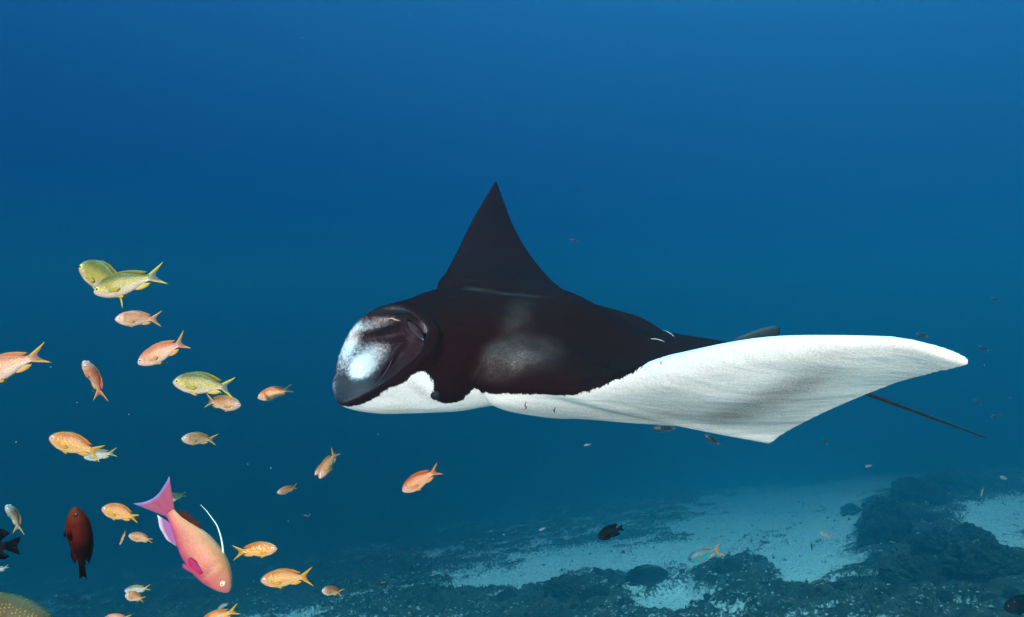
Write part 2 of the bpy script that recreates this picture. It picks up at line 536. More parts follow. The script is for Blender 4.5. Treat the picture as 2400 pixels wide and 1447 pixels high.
# stations from the raised far wing tip to the near wing tip: y, leading edge, trailing edge, bulge above, bulge below
ST = [
    (-1.42, PU(-1.42, 1161, 424), PU(-1.42, 1166, 436), 0.007, 0.007),
    (-1.40, PU(-1.40, 1154, 436), PU(-1.40, 1177, 462), 0.008, 0.008),
    (-1.33, PU(-1.33, 1134, 468), PU(-1.33, 1203, 530), 0.012, 0.010),
    (-1.20, PU(-1.20, 1107, 515), PU(-1.20, 1246, 604), 0.018, 0.014),
    (-1.00, PU(-1.00, 1074, 582), PU(-1.00, 1308, 672), 0.028, 0.022),
    (-0.85, PU(-0.85, 1058, 613), PU(-0.85, 1345, 696), 0.038, 0.04),
    (-0.70, PU(-0.70, 1044, 640), PU(-0.70, 1392, 716), 0.050, 0.060),
    (-0.56, PU(-0.56, 1026, 664), W3(1.55, -0.56, -0.06), 0.06, 0.12),
    (-0.42, W3(0.30, -0.42, 0.03), W3(1.62, -0.42, -0.13), 0.070, 0.20),
    (-0.20, W3(0.42, -0.20, -0.10), W3(1.76, -0.20, -0.17), 0.19, 0.25),
    (0.00, W3(0.45, 0.00, -0.15), W3(1.86, 0.00, -0.20), 0.25, 0.25),
    (0.20, W3(0.42, 0.20, -0.20), W3(1.76, 0.20, -0.24), 0.245, 0.215),
    (0.42, PU(0.42, 1112, 897), W3(1.58, 0.42, -0.33), 0.17, 0.13),
    (0.56, PU(0.56, 1222, 910), PU(0.56, 1765, 1000), 0.130, 0.060),
    (0.64, PU(0.64, 1284, 918), PU(0.64, 1780, 1022), 0.110, 0.020),
    (0.70, PU(0.70, 1330, 920), PU(0.70, 1803, 1037), 0.095, 0.022),
    (0.76, PU(0.76, 1380, 909), PU(0.76, 1828, 1020), 0.080, 0.030),
    (1.00, PU(1.00, 1560, 844), PU(1.00, 1925, 965), 0.045, 0.068),
    (1.30, PU(1.30, 1850, 795), PU(1.30, 2100, 894), 0.024, 0.044),
    (1.45, PU(1.45, 2060, 793), PU(1.45, 2190, 872), 0.015, 0.013),
    (1.53, PU(1.53, 2212, 820), PU(1.53, 2255, 858), 0.010, 0.009),
    (1.55, PU(1.55, 2268, 846), PU(1.55, 2276, 852), 0.007, 0.007),
]
def manta_source():
    ys = np.array([s[0] for s in ST])
    data = np.array([np.concatenate([s[1], s[2], [s[3], s[4]]]) for s in ST])
    n_y, n_t = 260, 90
    yy = np.concatenate([ys[0] + (ys[-1] - ys[0]) * np.linspace(0, 1, n_y)])
    D = pchip(ys, data, yy)
    LE, TE, tb, bb = D[:, 0:3], D[:, 3:6], D[:, 6], D[:, 7]
    t = (1 - np.cos(np.linspace(0, np.pi, n_t))) / 2
    top_b = pchip([0, .05, .14, .24, .31, .37, .42, .53, .67, .8, 1], [0, .68, .94, .97, .86, .71, .60, .36, .15, .08, .02], t)
    bot_b = pchip([0, .05, .14, .28, .42, .64, .8, 1], [0, .60, .85, 1.0, 1.0, .76, .46, .02], t)
    top_w = pchip([0, .03, .10, .30, .60, 1], [0, .42, .78, 1.0, .70, .10], t)
    bot_w = pchip([0, .03, .10, .30, .60, 1], [0, .42, .78, 1.0, .75, .10], t)
    mean = LE[:, None, :] + (TE - LE)[:, None, :] * t[None, :, None]
    dy = np.gradient(mean, axis=0); dt = (TE - LE)[:, None, :] + 0 * mean
    nrm = np.cross(dt, -dy)
    nrm /= np.linalg.norm(nrm, axis=-1, keepdims=True) + 1e-9
    nrm *= np.sign(nrm[..., 2:3] + 1e-9)
    wing = sstep(0.35, 0.75, np.abs(yy))[:, None, None]
    up = np.array([0, 0, 1.0])
    nrm = nrm * wing + up * (1 - wing)
    for _ in range(6):
        nrm[1:-1] = (nrm[:-2] + 2 * nrm[1:-1] + nrm[2:]) / 4
    nrm /= np.linalg.norm(nrm, axis=-1, keepdims=True) + 1e-9
    wg = wing[:, :, 0]
    tops = (top_b[None] * (1 - wg) + top_w[None] * wg) * tb[:, None]
    bots = (bot_b[None] * (1 - wg) + bot_w[None] * wg) * bb[:, None]
    up_s = mean + nrm * (tops + 0.004)[..., None]
    lo_s = mean - nrm * (bots + 0.004)[..., None]
    V, F, lab = [], [], []
    V = np.concatenate([up_s.reshape(-1, 3), lo_s.reshape(-1, 3)])
    base = n_y * n_t
    for i in range(n_y - 1):
        for j in range(n_t - 1):
            a = i * n_t + j; b = a + 1; c = a + n_t + 1; d = a + n_t
            F.append((a, d, c, b)); F.append((base + a, base + b, base + c, base + d))
        for j, fl in ((0, 0), (n_t - 1, 1)):
            a = i * n_t + j; d = a + n_t
            q = (a, base + a, base + d, d)
            F.append(q if not fl else q[::-1])
    for i, fl in ((0, 0), (n_y - 1, 1)):
        for j in range(n_t - 1):
            a = i * n_t + j
            q = (a, a + 1, base + a + 1, base + a)
            F.append(q if not fl else q[::-1])
    YY = np.repeat(yy, n_t); TT = np.tile(t, n_y)
    info = np.concatenate([np.stack([YY, TT, np.zeros_like(YY)], 1), np.stack([YY, TT, np.ones_like(YY)], 1)])
    return V, F, info

RIM = [(-.33, 862, 738), (-.2, 890, 726), (0, 932, 722), (.2, 975, 741), (.34, 1004, 776), (.375, 994, 815), (.37, 955, 853), (.33, 905, 893),
       (.23, 852, 924), (.08, 803, 944), (-.1, 787, 926), (-.25, 782, 895), (-.33, 793, 845), (-.37, 815, 790), (-.37, 838, 757)]
def head_source():
    rim0 = np.array([PU(*r) for r in RIM])
    m = len(rim0); n = 96
    k = np.arange(m + 1); rc = np.concatenate([rim0, rim0[:1]])
    # closed smooth loop
    ext = np.concatenate([rim0[-3:], rim0, rim0[:4]])
    rim = pchip(np.arange(-3, m + 4), ext, np.linspace(0, m, n, endpoint=False))
    for _ in range(2):
        rim = (np.roll(rim, 1, 0) + 2 * rim + np.roll(rim, -1, 0)) / 4
    # body coordinates of the rim
    def to_body(p):
        dx, dy = p[:, 0] - OX, p[:, 1] - OY
        return np.stack([AX * dx + AY * dy, AY * dx - AX * dy, p[:, 2]], 1)
    def to_world(b):
        return np.stack([OX + AX * b[:, 0] + AY * b[:, 1], OY + AY * b[:, 0] - AX * b[:, 1], b[:, 2]], 1)
    rb = to_body(rim)
    cen = np.array([rb[:, 0].mean(), 0.0, -0.195])
    ang = np.arctan2(rb[:, 2] - cen[2], rb[:, 1] - cen[1])
    def ring(x, yc, zc, ry, rtop, rbot, roll, follow=0.0):
        c, s = np.cos(ang), np.sin(ang)
        e = 0.82
        yy = np.sign(c) * np.abs(c) ** e * ry
        zz = np.sign(s) * np.abs(s) ** e * np.where(s > 0, rtop, rbot)
        r = math.radians(roll)
        return np.stack([x + follow * (rb[:, 0] - cen[0]), yc + yy * math.cos(r) + zz * math.sin(r), zc - yy * math.sin(r) + zz * math.cos(r)], 1)
    rad = rb - cen; rad[:, 0] = 0
    rad /= np.linalg.norm(rad, axis=1, keepdims=True)
    loops, kind = [], []
    # inside of the mouth, from the throat out to the rim
    for s, w in ((1.0, .10), (.93, .42), (.8, .66), (.62, .82), (.42, .92), (.22, .975), (.08, 1.0)):
        q = cen + (rb - cen) * w
        q[:, 0] = rb[:, 0] * (1 - s) + (0.36) * s
        q[:, 2] += 0.03 * s
        loops.append(q - rad * 0.012); kind.append(2)
    loops.append(rb + np.array([-0.008, 0, 0])); kind.append(2)
    loops.append(rb + rad * 0.014 + np.array([0.0, 0, 0])); kind.append(3)
    loops.append(rb + rad * 0.030 + np.array([0.03, 0, 0])); kind.append(3)
    A = ring(0.12, 0.0, -0.18, 0.405, 0.230, 0.243, 8, 0.45)
    q = rb * 0.35 + A * 0.65
    loops.append(q); kind.append(3)
    loops.append(ring(0.24, 0.0, -0.18, 0.415, 0.255, 0.210, 9, 0.15)); kind.append(3)
    loops.append(ring(0.40, 0.0, -0.18, 0.415, 0.270, 0.190, 9)); kind.append(3)
    loops.append(ring(0.62, 0.0, -0.18, 0.36, 0.245, 0.19, 9)); kind.append(3)
    loops.append(ring(0.85, 0.0, -0.18, 0.20, 0.18, 0.16, 9)); kind.append(3)
    # finer rings between
    L = np.array(loops); idx = np.arange(len(loops), dtype=float)
    fine = np.linspace(0, len(loops) - 1, 90)
    LL = pchip(idx, L.reshape(len(loops), -1), fine).reshape(len(fine), n, 3)
    KK = np.array(kind)[np.clip(np.round(fine).astype(int), 0, len(kind) - 1)]
    V = np.concatenate([to_world(l) for l in LL])
    # folds of the mouth lining: hollows (+) and ridges (-), pushed along the body axis and away from the middle
    kk = np.repeat(KK, n)
    uu = V[:, 0] / V[:, 1] * FPX + CU; vv = -V[:, 2] / V[:, 1] * FPX + CV
    def gs(cu, cv, ru, rv, rot):
        c, s = math.cos(math.radians(rot)), math.sin(math.radians(rot))
        du, dv = uu - cu, vv - cv
        return np.exp(-((du * c + dv * s) / ru) ** 2 - ((-du * s + dv * c) / rv) ** 2)
    rel = 0.036 * gs(905, 790, 60, 13, -8) - 0.050 * gs(880, 766, 55, 10, -12) - 0.060 * gs(848, 862, 34, 46, 35) + 0.02 * gs(950, 790, 12, 40, -30)
    rel = rel - 0.045 * gs(905, 850, 8, 70, 40) + 0.018 * gs(930, 845, 16, 60, 40)
    aa = np.tile(ang, len(fine))
    rel = rel + 0.007 * np.sin(aa * 31 + 3 * np.sin(aa * 5)) * gs(830, 850, 60, 90, 20)
    rel = np.where((kk == 2) & (np.repeat(fine, n) > 0.6) & (np.repeat(fine, n) < 6.6), rel, 0.0)
    V[:, 0] += rel * (-0.25); V[:, 1] += rel * 0.95
    F = []
    for i in range(len(fine) - 1):
        for j in range(n):
            F.append((i * n + j, i * n + (j + 1) % n, (i + 1) * n + (j + 1) % n, (i + 1) * n + j))
    F.append(tuple(range(n))[::-1]); F.append(tuple((len(fine) - 1) * n + j for j in range(n)))
    B = np.concatenate([l for l in LL])
    info = np.stack([B[:, 1], B[:, 0], np.repeat(KK, n).astype(float)], 1)
    return V, F, info

def manta_mat():
    m, nd, lk, b = nodes_of('manta_skin')
    at = N(nd, 'ShaderNodeAttribute', attribute_name='Mask')
    sp = nd.new('ShaderNodeSeparateColor'); lk.new(at.outputs['Color'], sp.inputs['Color'])
    fine = noise_node(nd, lk, 420, 3, 0.6)
    mid = noise_node(nd, lk, 80, 4, 0.6)
    streak = noise_node(nd, lk, 150, 4, 0.65, 'Object', (0.9, 0.9, 0.16))
    big = noise_node(nd, lk, 7, 3, 0.5)
    jag = math_node(nd, lk, 'MULTIPLY', math_node(nd, lk, 'SUBTRACT', streak.outputs['Fac'], 0.5), 0.95)
    jag2 = math_node(nd, lk, 'MULTIPLY', math_node(nd, lk, 'SUBTRACT', fine.outputs['Fac'], 0.5), 0.5)
    w = math_node(nd, lk, 'ADD', math_node(nd, lk, 'ADD', sp.outputs[0], jag), jag2)
    w = maprange(nd, lk, w, 0.40, 0.60)
    dark = mixc(nd, lk, mid.outputs['Fac'], (0.009, 0.0019, 0.0014), (0.017, 0.0042, 0.0032))
    big.inputs['Scale'].default_value = 22
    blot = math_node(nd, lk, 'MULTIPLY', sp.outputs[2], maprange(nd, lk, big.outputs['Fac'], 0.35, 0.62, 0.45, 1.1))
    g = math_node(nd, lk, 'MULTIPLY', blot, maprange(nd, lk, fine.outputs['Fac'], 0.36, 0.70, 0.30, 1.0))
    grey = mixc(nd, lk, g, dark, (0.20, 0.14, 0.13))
    white = mixc(nd, lk, maprange(nd, lk, fine.outputs['Fac'], 0.35, 0.65), (0.71, 0.71, 0.70), (0.87, 0.87, 0.86))
    white = mixc(nd, lk, maprange(nd, lk, streak.outputs['Fac'], 0.35, 0.6, 0.12, 0.0), white, (0.45, 0.44, 0.43))
    wg = math_node(nd, lk, 'MULTIPLY', sp.outputs[2], maprange(nd, lk, fine.outputs['Fac'], 0.36, 0.66, 1.0, 0.55))
    white = mixc(nd, lk, wg, white, (0.13, 0.095, 0.09))  # blotch and painted shade both grey the white skin
    body = mixc(nd, lk, w, grey, white)
    dstreak = noise_node(nd, lk, 190, 4, 0.65, 'Object', (0.9, 0.9, 0.16))
    dmap = [n_ for n_ in nd if n_.type == 'MAPPING'][-1]
    dmap.inputs['Rotation'].default_value = (0, math.radians(-32), 0)
    djag = math_node(nd, lk, 'MULTIPLY', math_node(nd, lk, 'SUBTRACT', dstreak.outputs['Fac'], 0.5), 1.1)
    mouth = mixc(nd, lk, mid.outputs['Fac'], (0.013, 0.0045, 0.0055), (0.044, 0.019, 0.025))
    mouth = mixc(nd, lk, maprange(nd, lk, math_node(nd, lk, 'ADD', sp.outputs[2], math_node(nd, lk, 'ADD', djag, math_node(nd, lk, 'MULTIPLY', jag2, 1.5))), 0.10, 1.10), mouth, (0.72, 0.70, 0.75))  # painted glare lightens the mouth lining
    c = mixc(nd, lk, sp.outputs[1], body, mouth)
    lk.new(c, b.inputs['Base Color'])
    lk.new(maprange(nd, lk, sp.outputs[1], 0, 1, 0.50, 0.42), b.inputs['Roughness'])
    lk.new(maprange(nd, lk, sp.outputs[1], 0, 1, 0.006, 0.16), b.inputs['Specular IOR Level'])
    bp = nd.new('ShaderNodeBump'); bp.inputs['Strength'].default_value = 0.35; bp.inputs['Distance'].default_value = 0.004
    fold = noise_node(nd, lk, 16, 3, 0.5, 'Object', (0.35, 1.0, 1.3))
    bpf = nd.new('ShaderNodeBump'); bpf.inputs['Strength'].default_value = 0.28; bpf.inputs['Distance'].default_value = 0.03
    lk.new(fold.outputs['Fac'], bpf.inputs['Height']); lk.new(bpf.outputs['Normal'], bp.inputs['Normal'])
    hsum = math_node(nd, lk, 'ADD', fine.outputs['Fac'], math_node(nd, lk, 'MULTIPLY', streak.outputs['Fac'], 0.8))
    lk.new(hsum, bp.inputs['Height']); lk.new(bp.outputs['Normal'], b.inputs['Normal'])
    return m

def ell(u, v, cu, cv_, ru, rv, rot=0.0, soft=1.0):
    c, s = math.cos(math.radians(rot)), math.sin(math.radians(rot))
    du, dv = u - cu, v - cv_
    q = np.sqrt(((du * c + dv * s) / ru) ** 2 + ((-du * s + dv * c) / rv) ** 2)
    return np.clip((1.0 - q) / soft, 0, 1)

def build_manta():
    v1, f1, i1 = manta_source()
    v2, f2, i2 = head_source()
    base = len(v1)
    V = np.concatenate([v1, v2]) * S
    F = f1 + [tuple(q + base for q in f) for f in f2]
    info = np.concatenate([i1, i2])
    root_loc = W3(0.9, 0, -0.2) * S
    src = bpy.data.meshes.new('manta_source')
    src.from_pydata((V - root_loc).tolist(), [], F)
    tmp = bpy.data.objects.new('manta_source', src)
    COL.objects.link(tmp)
    md = tmp.modifiers.new('r', 'REMESH'); md.mode = 'VOXEL'; md.voxel_size = 0.0034
    dg = bpy.context.evaluated_depsgraph_get()
    me = bpy.data.meshes.new_from_object(tmp.evaluated_get(dg))
    bpy.data.objects.remove(tmp); bpy.data.meshes.remove(src)
    nv = len(me.vertices)
    co = np.zeros(nv * 3); me.vertices.foreach_get('co', co); co = co.reshape(-1, 3)
    ed = np.zeros(len(me.edges) * 2, dtype=np.int64); me.edges.foreach_get('vertices', ed); ed = ed.reshape(-1, 2)
    deg = np.bincount(ed.ravel(), minlength=nv).astype(float)[:, None]
    def lap(a):
        r = np.zeros_like(a)
        np.add.at(r, ed[:, 0], a[ed[:, 1]]); np.add.at(r, ed[:, 1], a[ed[:, 0]])
        return r / np.maximum(deg, 1)
    for it in range(8):
        co = co + 0.55 * (lap(co) - co)
        co = co - 0.50 * (lap(co) - co) if it % 2 else co
    kd = kdtree.KDTree(len(V))
    for k, p in enumerate(V - root_loc): kd.insert(p, k)
    kd.balance()
    near = np.array([kd.find(p)[1] for p in co])
    inf = info[near]
    w = co + root_loc
    u = w[:, 0] / w[:, 1] * FPX + CU; vv = -w[:, 2] / w[:, 1] * FPX + CV
    y, t, side = inf[:, 0], inf[:, 1], inf[:, 2]
    white = ((side == 1) & (t > np.where(y < -0.3, 0.06, 0.004 + 0.013 * (1 - sstep(0.62, 0.86, y))))).astype(float)
    white = np.where((side == 0) & (t < np.clip((y - 0.90) * 0.35, 0, 0.06) + 0.8 * sstep(1.30, 1.48, y)), 1.0, white)
    # wing tips and rear margin carry a dark edge underneath
    mouth = (side == 2).astype(float)
    # head: pale underside, dark above; the border runs from lip corner past the eye
    hd = side == 3
    xb = (AX * (w[:, 0] / S - OX) + AY * (w[:, 1] / S - OY)); yb = (AY * (w[:, 0] / S - OX) - AX * (w[:, 1] / S - OY)); zb = w[:, 2] / S
    low = [(775, 948), (800, 950), (815, 954), (850, 948), (878, 934), (905, 914), (948, 898), (966, 878), (990, 866), (1008, 880), (1018, 900), (1020, 920), (1012, 935), (1040, 948), (1085, 940), (1110, 908), (1160, 930), (1400, 940), (1400, 1100), (760, 1100)]
    nearside = in_poly(u, vv, low) & (yb > -0.02)
    farside = (yb <= -0.02) & (zb < -0.36)
    headwhite = nearside | farside
    white = np.where(hd, headwhite.astype(float), white)
    # front of the body that lies between head and wing: dark down to the shoulder line
    darkpatch = in_poly(u, vv, [(1016, 890), (1120, 840), (1118, 898), (1085, 935), (1040, 944), (1016, 930)]) & (yb > 0)
    white = np.where(darkpatch, 0.0, white)
    grey = np.zeros(nv)
    dors = (side == 0) & (y > -0.1)
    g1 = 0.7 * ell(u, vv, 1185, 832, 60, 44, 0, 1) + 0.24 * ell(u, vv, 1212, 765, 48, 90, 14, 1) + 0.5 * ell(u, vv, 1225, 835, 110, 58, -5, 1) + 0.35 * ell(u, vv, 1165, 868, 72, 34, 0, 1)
    g1 = np.maximum(g1, 0.32 * ell(u, vv, 1110, 677, 70, 6, 6, 1) + 0.3 * ell(u, vv, 1200, 690, 120, 4, 5, 1))  # lit rim of the back ridge painted in as a pale line
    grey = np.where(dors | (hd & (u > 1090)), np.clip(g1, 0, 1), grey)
    g2 = 0.75 * ell(u, vv, 1785, 940, 170, 42, -20, 1) + 0.5 * ell(u, vv, 1900, 895, 140, 75, -35, 1) + 0.6 * ell(u, vv, 1680, 978, 260, 40, 2, 1) + 0.5 * ell(u, vv, 1380, 972, 300, 26, 3, 1) + 0.25 * ell(u, vv, 1560, 930, 200, 60, -10, 1)  # brownish blotch, plus soft shade painted in toward the lower edge
    grey = np.where((side == 1) & (y > 0.4), np.clip(g2, 0, 1), grey)
    # pale mouth lining, with strobe glare, sheen and a shade band painted in
    mouth_glare = 1.7 * ell(u, vv, 847, 862, 40, 30, -35, 1) + 0.8 * ell(u, vv, 868, 838, 76, 36, -45, 1) + 0.85 * ell(u, vv, 820, 806, 24, 90, 22, 1) + 0.5 * ell(u, vv, 885, 756, 66, 22, -12, 1) + 0.6 * ell(u, vv, 935, 728, 70, 12, 15, 1) + 0.7 * ell(u, vv, 1000, 772, 12, 40, -20, 1) + 0.8 * ell(u, vv, 783, 908, 6, 46, -3, 1)
    mouth_glare = mouth_glare + 0.22 * ell(u, vv, 850, 815, 90, 110, 20, 0.8)
    mouth_glare = mouth_glare - 0.45 * ell(u, vv, 910, 788, 66, 20, -5, 1)
    grey = np.where(side == 2, np.clip(mouth_glare, 0, 1), grey)
    grey = np.where(hd & (yb > 0) & headwhite, np.clip(0.9 * ell(u, vv, 982, 915, 60, 7, 38, 0.7) + 0.35 * ell(u, vv, 900, 965, 110, 16, -6, 1), 0, 1), grey)  # soft shade of the cheek fold painted in, plus lobe stipple
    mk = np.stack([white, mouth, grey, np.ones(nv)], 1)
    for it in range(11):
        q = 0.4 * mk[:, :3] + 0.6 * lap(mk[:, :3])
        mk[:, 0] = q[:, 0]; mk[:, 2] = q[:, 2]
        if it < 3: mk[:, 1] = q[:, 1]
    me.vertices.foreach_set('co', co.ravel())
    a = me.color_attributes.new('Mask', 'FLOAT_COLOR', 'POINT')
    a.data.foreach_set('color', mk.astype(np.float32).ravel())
    me.polygons.foreach_set('use_smooth', np.ones(len(me.polygons), dtype=bool))
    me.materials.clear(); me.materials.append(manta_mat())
    me.name = 'body'; me.update()
    root = empty('manta_ray', root_loc)
    tag(root, 'large manta ray with dark back and white underside gliding with its mouth open', 'manta ray')
    body = bpy.data.objects.new('body', me); COL.objects.link(body); body.parent = root
    bvh = BVHTree.FromPolygons([tuple(p) for p in w.tolist()], [tuple(p.vertices) for p in me.polygons])
    def hit(u, v):
        d = Vector(pix(u, v, 1.0)).normalized()
        loc, nrm, _, _ = bvh.ray_cast(Vector((0, 0, 0)), d)
        return loc, nrm
    return root, Vector(root_loc), hit

def tube(path, radii, n=10):
    P = [Vector(p) for p in path]
    V, F = [], []
    for i, p in enumerate(P):
        d = (P[min(i + 1, len(P) - 1)] - P[max(i - 1, 0)]).normalized()
        s = d.cross(Vector((0, 0, 1)))
        if s.length < 1e-3: s = d.cross(Vector((1, 0, 0)))
        s.normalize(); q = s.cross(d)
        for k in range(n):
            a = 2 * math.pi * k / n
            V.append(tuple(p + (s * math.cos(a) + q * math.sin(a)) * radii[i]))
    for i in range(len(P) - 1):
        for k in range(n):
            F.append((i * n + k, i * n + (k + 1) % n, (i + 1) * n + (k + 1) % n, (i + 1) * n + k))
    F.append(tuple(range(n))[::-1]); F.append(tuple((len(P) - 1) * n + k for k in range(n)))
    return V, F

manta, manta_loc, manta_hit = build_manta()
M_MANTA_DARK = flat_mat('manta_dark', (0.014, 0.008, 0.008), 0.5, 0.2, 60, 0.4)
M_SCAR = flat_mat('scar_pale', (0.55, 0.55, 0.52), 0.7)
# tail
tp = np.array([W3(1.80, 0, -0.20), PU(0.0, 1900, 866), PU(-.02, 2025, 920), PU(-.05, 2170, 974), PU(-.08, 2309, 1026)]) * S
tt = np.linspace(0, 1, 30)
tpath = pchip(np.linspace(0, 1, 5), tp, tt) - np.array(manta_loc)
tv_, tf_ = tube(tpath, [0.0095 * (1 - q) ** 1.1 + 0.0021 for q in tt])
mesh('tail', tv_, tf_, M_MANTA_DARK, manta)
# dorsal fin near the tail root
def sheet(outline, normal, th):
    """closed plate with the given outline, thinner at the rim"""
    P = np.array(outline); c = P.mean(0); n = len(P); nn = np.array(normal) / np.linalg.norm(normal)
    V = [*(P)]; 
    inner = c + (P - c) * 0.75
    V += [*(inner + nn * th)] + [*(inner - nn * th)] + [c + nn * th * 1.2, c - nn * th * 1.2]
    F = []
    for k in range(n):
        j = (k + 1) % n
        F += [(k, j, n + j, n + k), (j, k, 2 * n + k, 2 * n + j), (n + k, n + j, 3 * n), (2 * n + j, 2 * n + k, 3 * n + 1)]
    return V, F
df = [(1690, 815), (1730, 790), (1765, 776), (1795, 767), (1815, 764), (1828, 768), (1828, 782), (1815, 796), (1800, 815), (1750, 826)]
dv, dfc = sheet([PU(0.0, *q) * S - np.array(manta_loc) for q in df], W3(0, 1, 0) - W3(0, 0, 0), 0.008)
mesh('dorsal_fin', dv, dfc, flat_mat('manta_dorsal_fin', (0.022, 0.020, 0.020), 0.5, 0.2, 50, 0.7), manta)

def uv_ball(r, n=14, m=8, sx=1, sy=1, sz=1):
    V, F = [], []
    for i in range(m + 1):
        p = math.pi * i / m
        for j in range(n):
            a = 2 * math.pi * j / n
            V.append((r * sx * math.sin(p) * math.cos(a), r * sy * math.cos(p), r * sz * math.sin(p) * math.sin(a)))
    for i in range(m):
        for j in range(n):
            F.append((i * n + j, i * n + (j + 1) % n, (i + 1) * n + (j + 1) % n, (i + 1) * n + j))
    return V, F

# near eye on the bulge behind the pale cheek
loc, nrm = manta_hit(1021, 928)
if loc is not None:
    ev, ef = uv_ball(0.0105)
    eye = mesh('eye', ev, ef, M_MANTA_DARK, manta)
    eye.location = loc - manta_loc - nrm * 0.003
    pv, pf = uv_ball(0.0055)
    pu = mesh('pupil', pv, pf, M_PUPIL, eye); pu.location = nrm * 0.0062
# pale scars, gill notches, mouth flap: thin ridges laid on the skin
def on_skin(name, pts, r, mat, taper=True):
    path = []
    for (u, v) in pts:
        l, n_ = manta_hit(u, v)
        if l is None: return
        path.append(l - manta_loc + n_ * r * 0.3)
    k = len(path)
    rad = [r * (math.sin(math.pi * (i + .4) / (k - .2)) if taper else 1) for i in range(k)]
    v_, f_ = tube(path, rad, 6)
    mesh(name, v_, f_, mat, manta)
for pts in ([(1525, 795), (1536, 795), (1548, 798), (1558, 802)], [(1552, 774), (1564, 778), (1575, 785), (1583, 793)], [(1560, 773), (1572, 778), (1582, 785), (1588, 791)]):
    on_skin('scar', pts, 0.0011, M_SCAR)
for pts in ([(1233, 942), (1230, 950), (1234, 955), (1228, 961)], [(1302, 955), (1298, 962), (1300, 968)]):
    on_skin('gill_notch', pts, 0.0012, M_MANTA_DARK)

M_RIM = flat_mat('manta_rim', (0.10, 0.075, 0.08), 0.5, 0.3, 120, 0.8)
rl = np.array([PU(*RIM[k]) for k in (4, 5, 6, 7, 8, 9)]) * S - np.array(manta_loc)
rl = pchip(np.arange(6), rl, np.linspace(0.25, 5, 60))
rv, rf = tube(rl, [0.0011] * 60, 6)
mesh('mouth_rim', rv, rf, M_RIM, manta)
fl = []
for k in range(18):
    a = 2 * math.pi * k / 18
    du, dv = 36 * math.cos(a), 11 * math.sin(a)
    c, s_ = math.cos(math.radians(54)), math.sin(math.radians(54))
    l, n_ = manta_hit(976 + du * c - dv * s_, 774 + du * s_ + dv * c)
    if l is not None: fl.append((l - manta_loc + n_ * 0.006, n_))
if len(fl) > 10:
    nn = sum((q[1] for q in fl), Vector()).normalized()
    v_, f_ = sheet([tuple(q[0]) for q in fl], tuple(nn), 0.004)
    mesh('mouth_flap', v_, f_, flat_mat('manta_flap', (0.075, 0.055, 0.068), 0.4, 0.4, 150, 0.5), manta)
on_skin('mouth_fold', [(958, 800), (938, 806), (926, 818), (918, 845), (906, 870), (890, 893), (868, 912)], 0.0013, M_RIM)
on_skin('scar', [(908, 748), (918, 746), (928, 750), (938, 752)], 0.0018, M_SCAR)

# ------------------------------------------------------------------ fish
def sheet_grid(base, tip, rows, cols, th, colf, wave=0.0, normal=(0, 1, 0), curl=0.0):
    """fin: rays run from the base curve to the tip curve, two skins that close along the margin"""
    base, tip = np.array(base, float), np.array(tip, float)
    r = np.linspace(0, 1, cols)
    B = pchip(np.linspace(0, 1, len(base)), base, r); T = pchip(np.linspace(0, 1, len(tip)), tip, r)
    s = np.linspace(0, 1, rows)
    nn = np.array(normal, float); nn /= np.linalg.norm(nn)
    V, C = [], []
    G = B[None] + (T - B)[None] * s[:, None, None]
    wv = wave * np.sin(r * math.pi * (cols * 0.5))[None, :, None] * s[:, None, None] * nn + curl * (s ** 2)[:, None, None] * nn
    G = G + wv
    edge = (np.sin(np.pi * r) ** 0.4)[None, :] * (1 - s ** 3)[:, None]
    cl = np.array([[colf(a, b) for b in r] for a in s])
    up = (G + nn * (th * edge)[..., None]).reshape(-1, 3); lo = (G - nn * (th * edge + 1e-5)[..., None]).reshape(-1, 3)
    F = []; k0 = rows * cols
    for i in range(rows - 1):
        for j in range(cols - 1):
            a, b, c, d = i * cols + j, i * cols + j + 1, (i + 1) * cols + j + 1, (i + 1) * cols + j
            F.append((a, b, c, d)); F.append((k0 + d, k0 + c, k0 + b, k0 + a))
    loop = [j for j in range(cols)] + [i * cols + cols - 1 for i in range(1, rows)] + [(rows - 1) * cols + j for j in range(cols - 2, -1, -1)] + [i * cols for i in range(rows - 2, 0, -1)]
    for p, q in zip(loop, loop[1:] + loop[:1]):
        F.append((q, p, k0 + p, k0 + q))
    cols_ = np.concatenate([cl.reshape(-1, 4)] * 2)
    return np.concatenate([up, lo]), F, cols_

PX_ = [0, .012, .04, .08, .13, .20, .30, .42, .55, .66, .74, .79]
PT = [.005, .032, .066, .100, .130, .160, .180, .174, .136, .086, .056, .050]
PB = [.005, .026, .054, .084, .110, .136, .152, .148, .115, .070, .048, .044]
PW = [.003, .016, .034, .047, .058, .069, .073, .066, .047, .027, .014, .007]

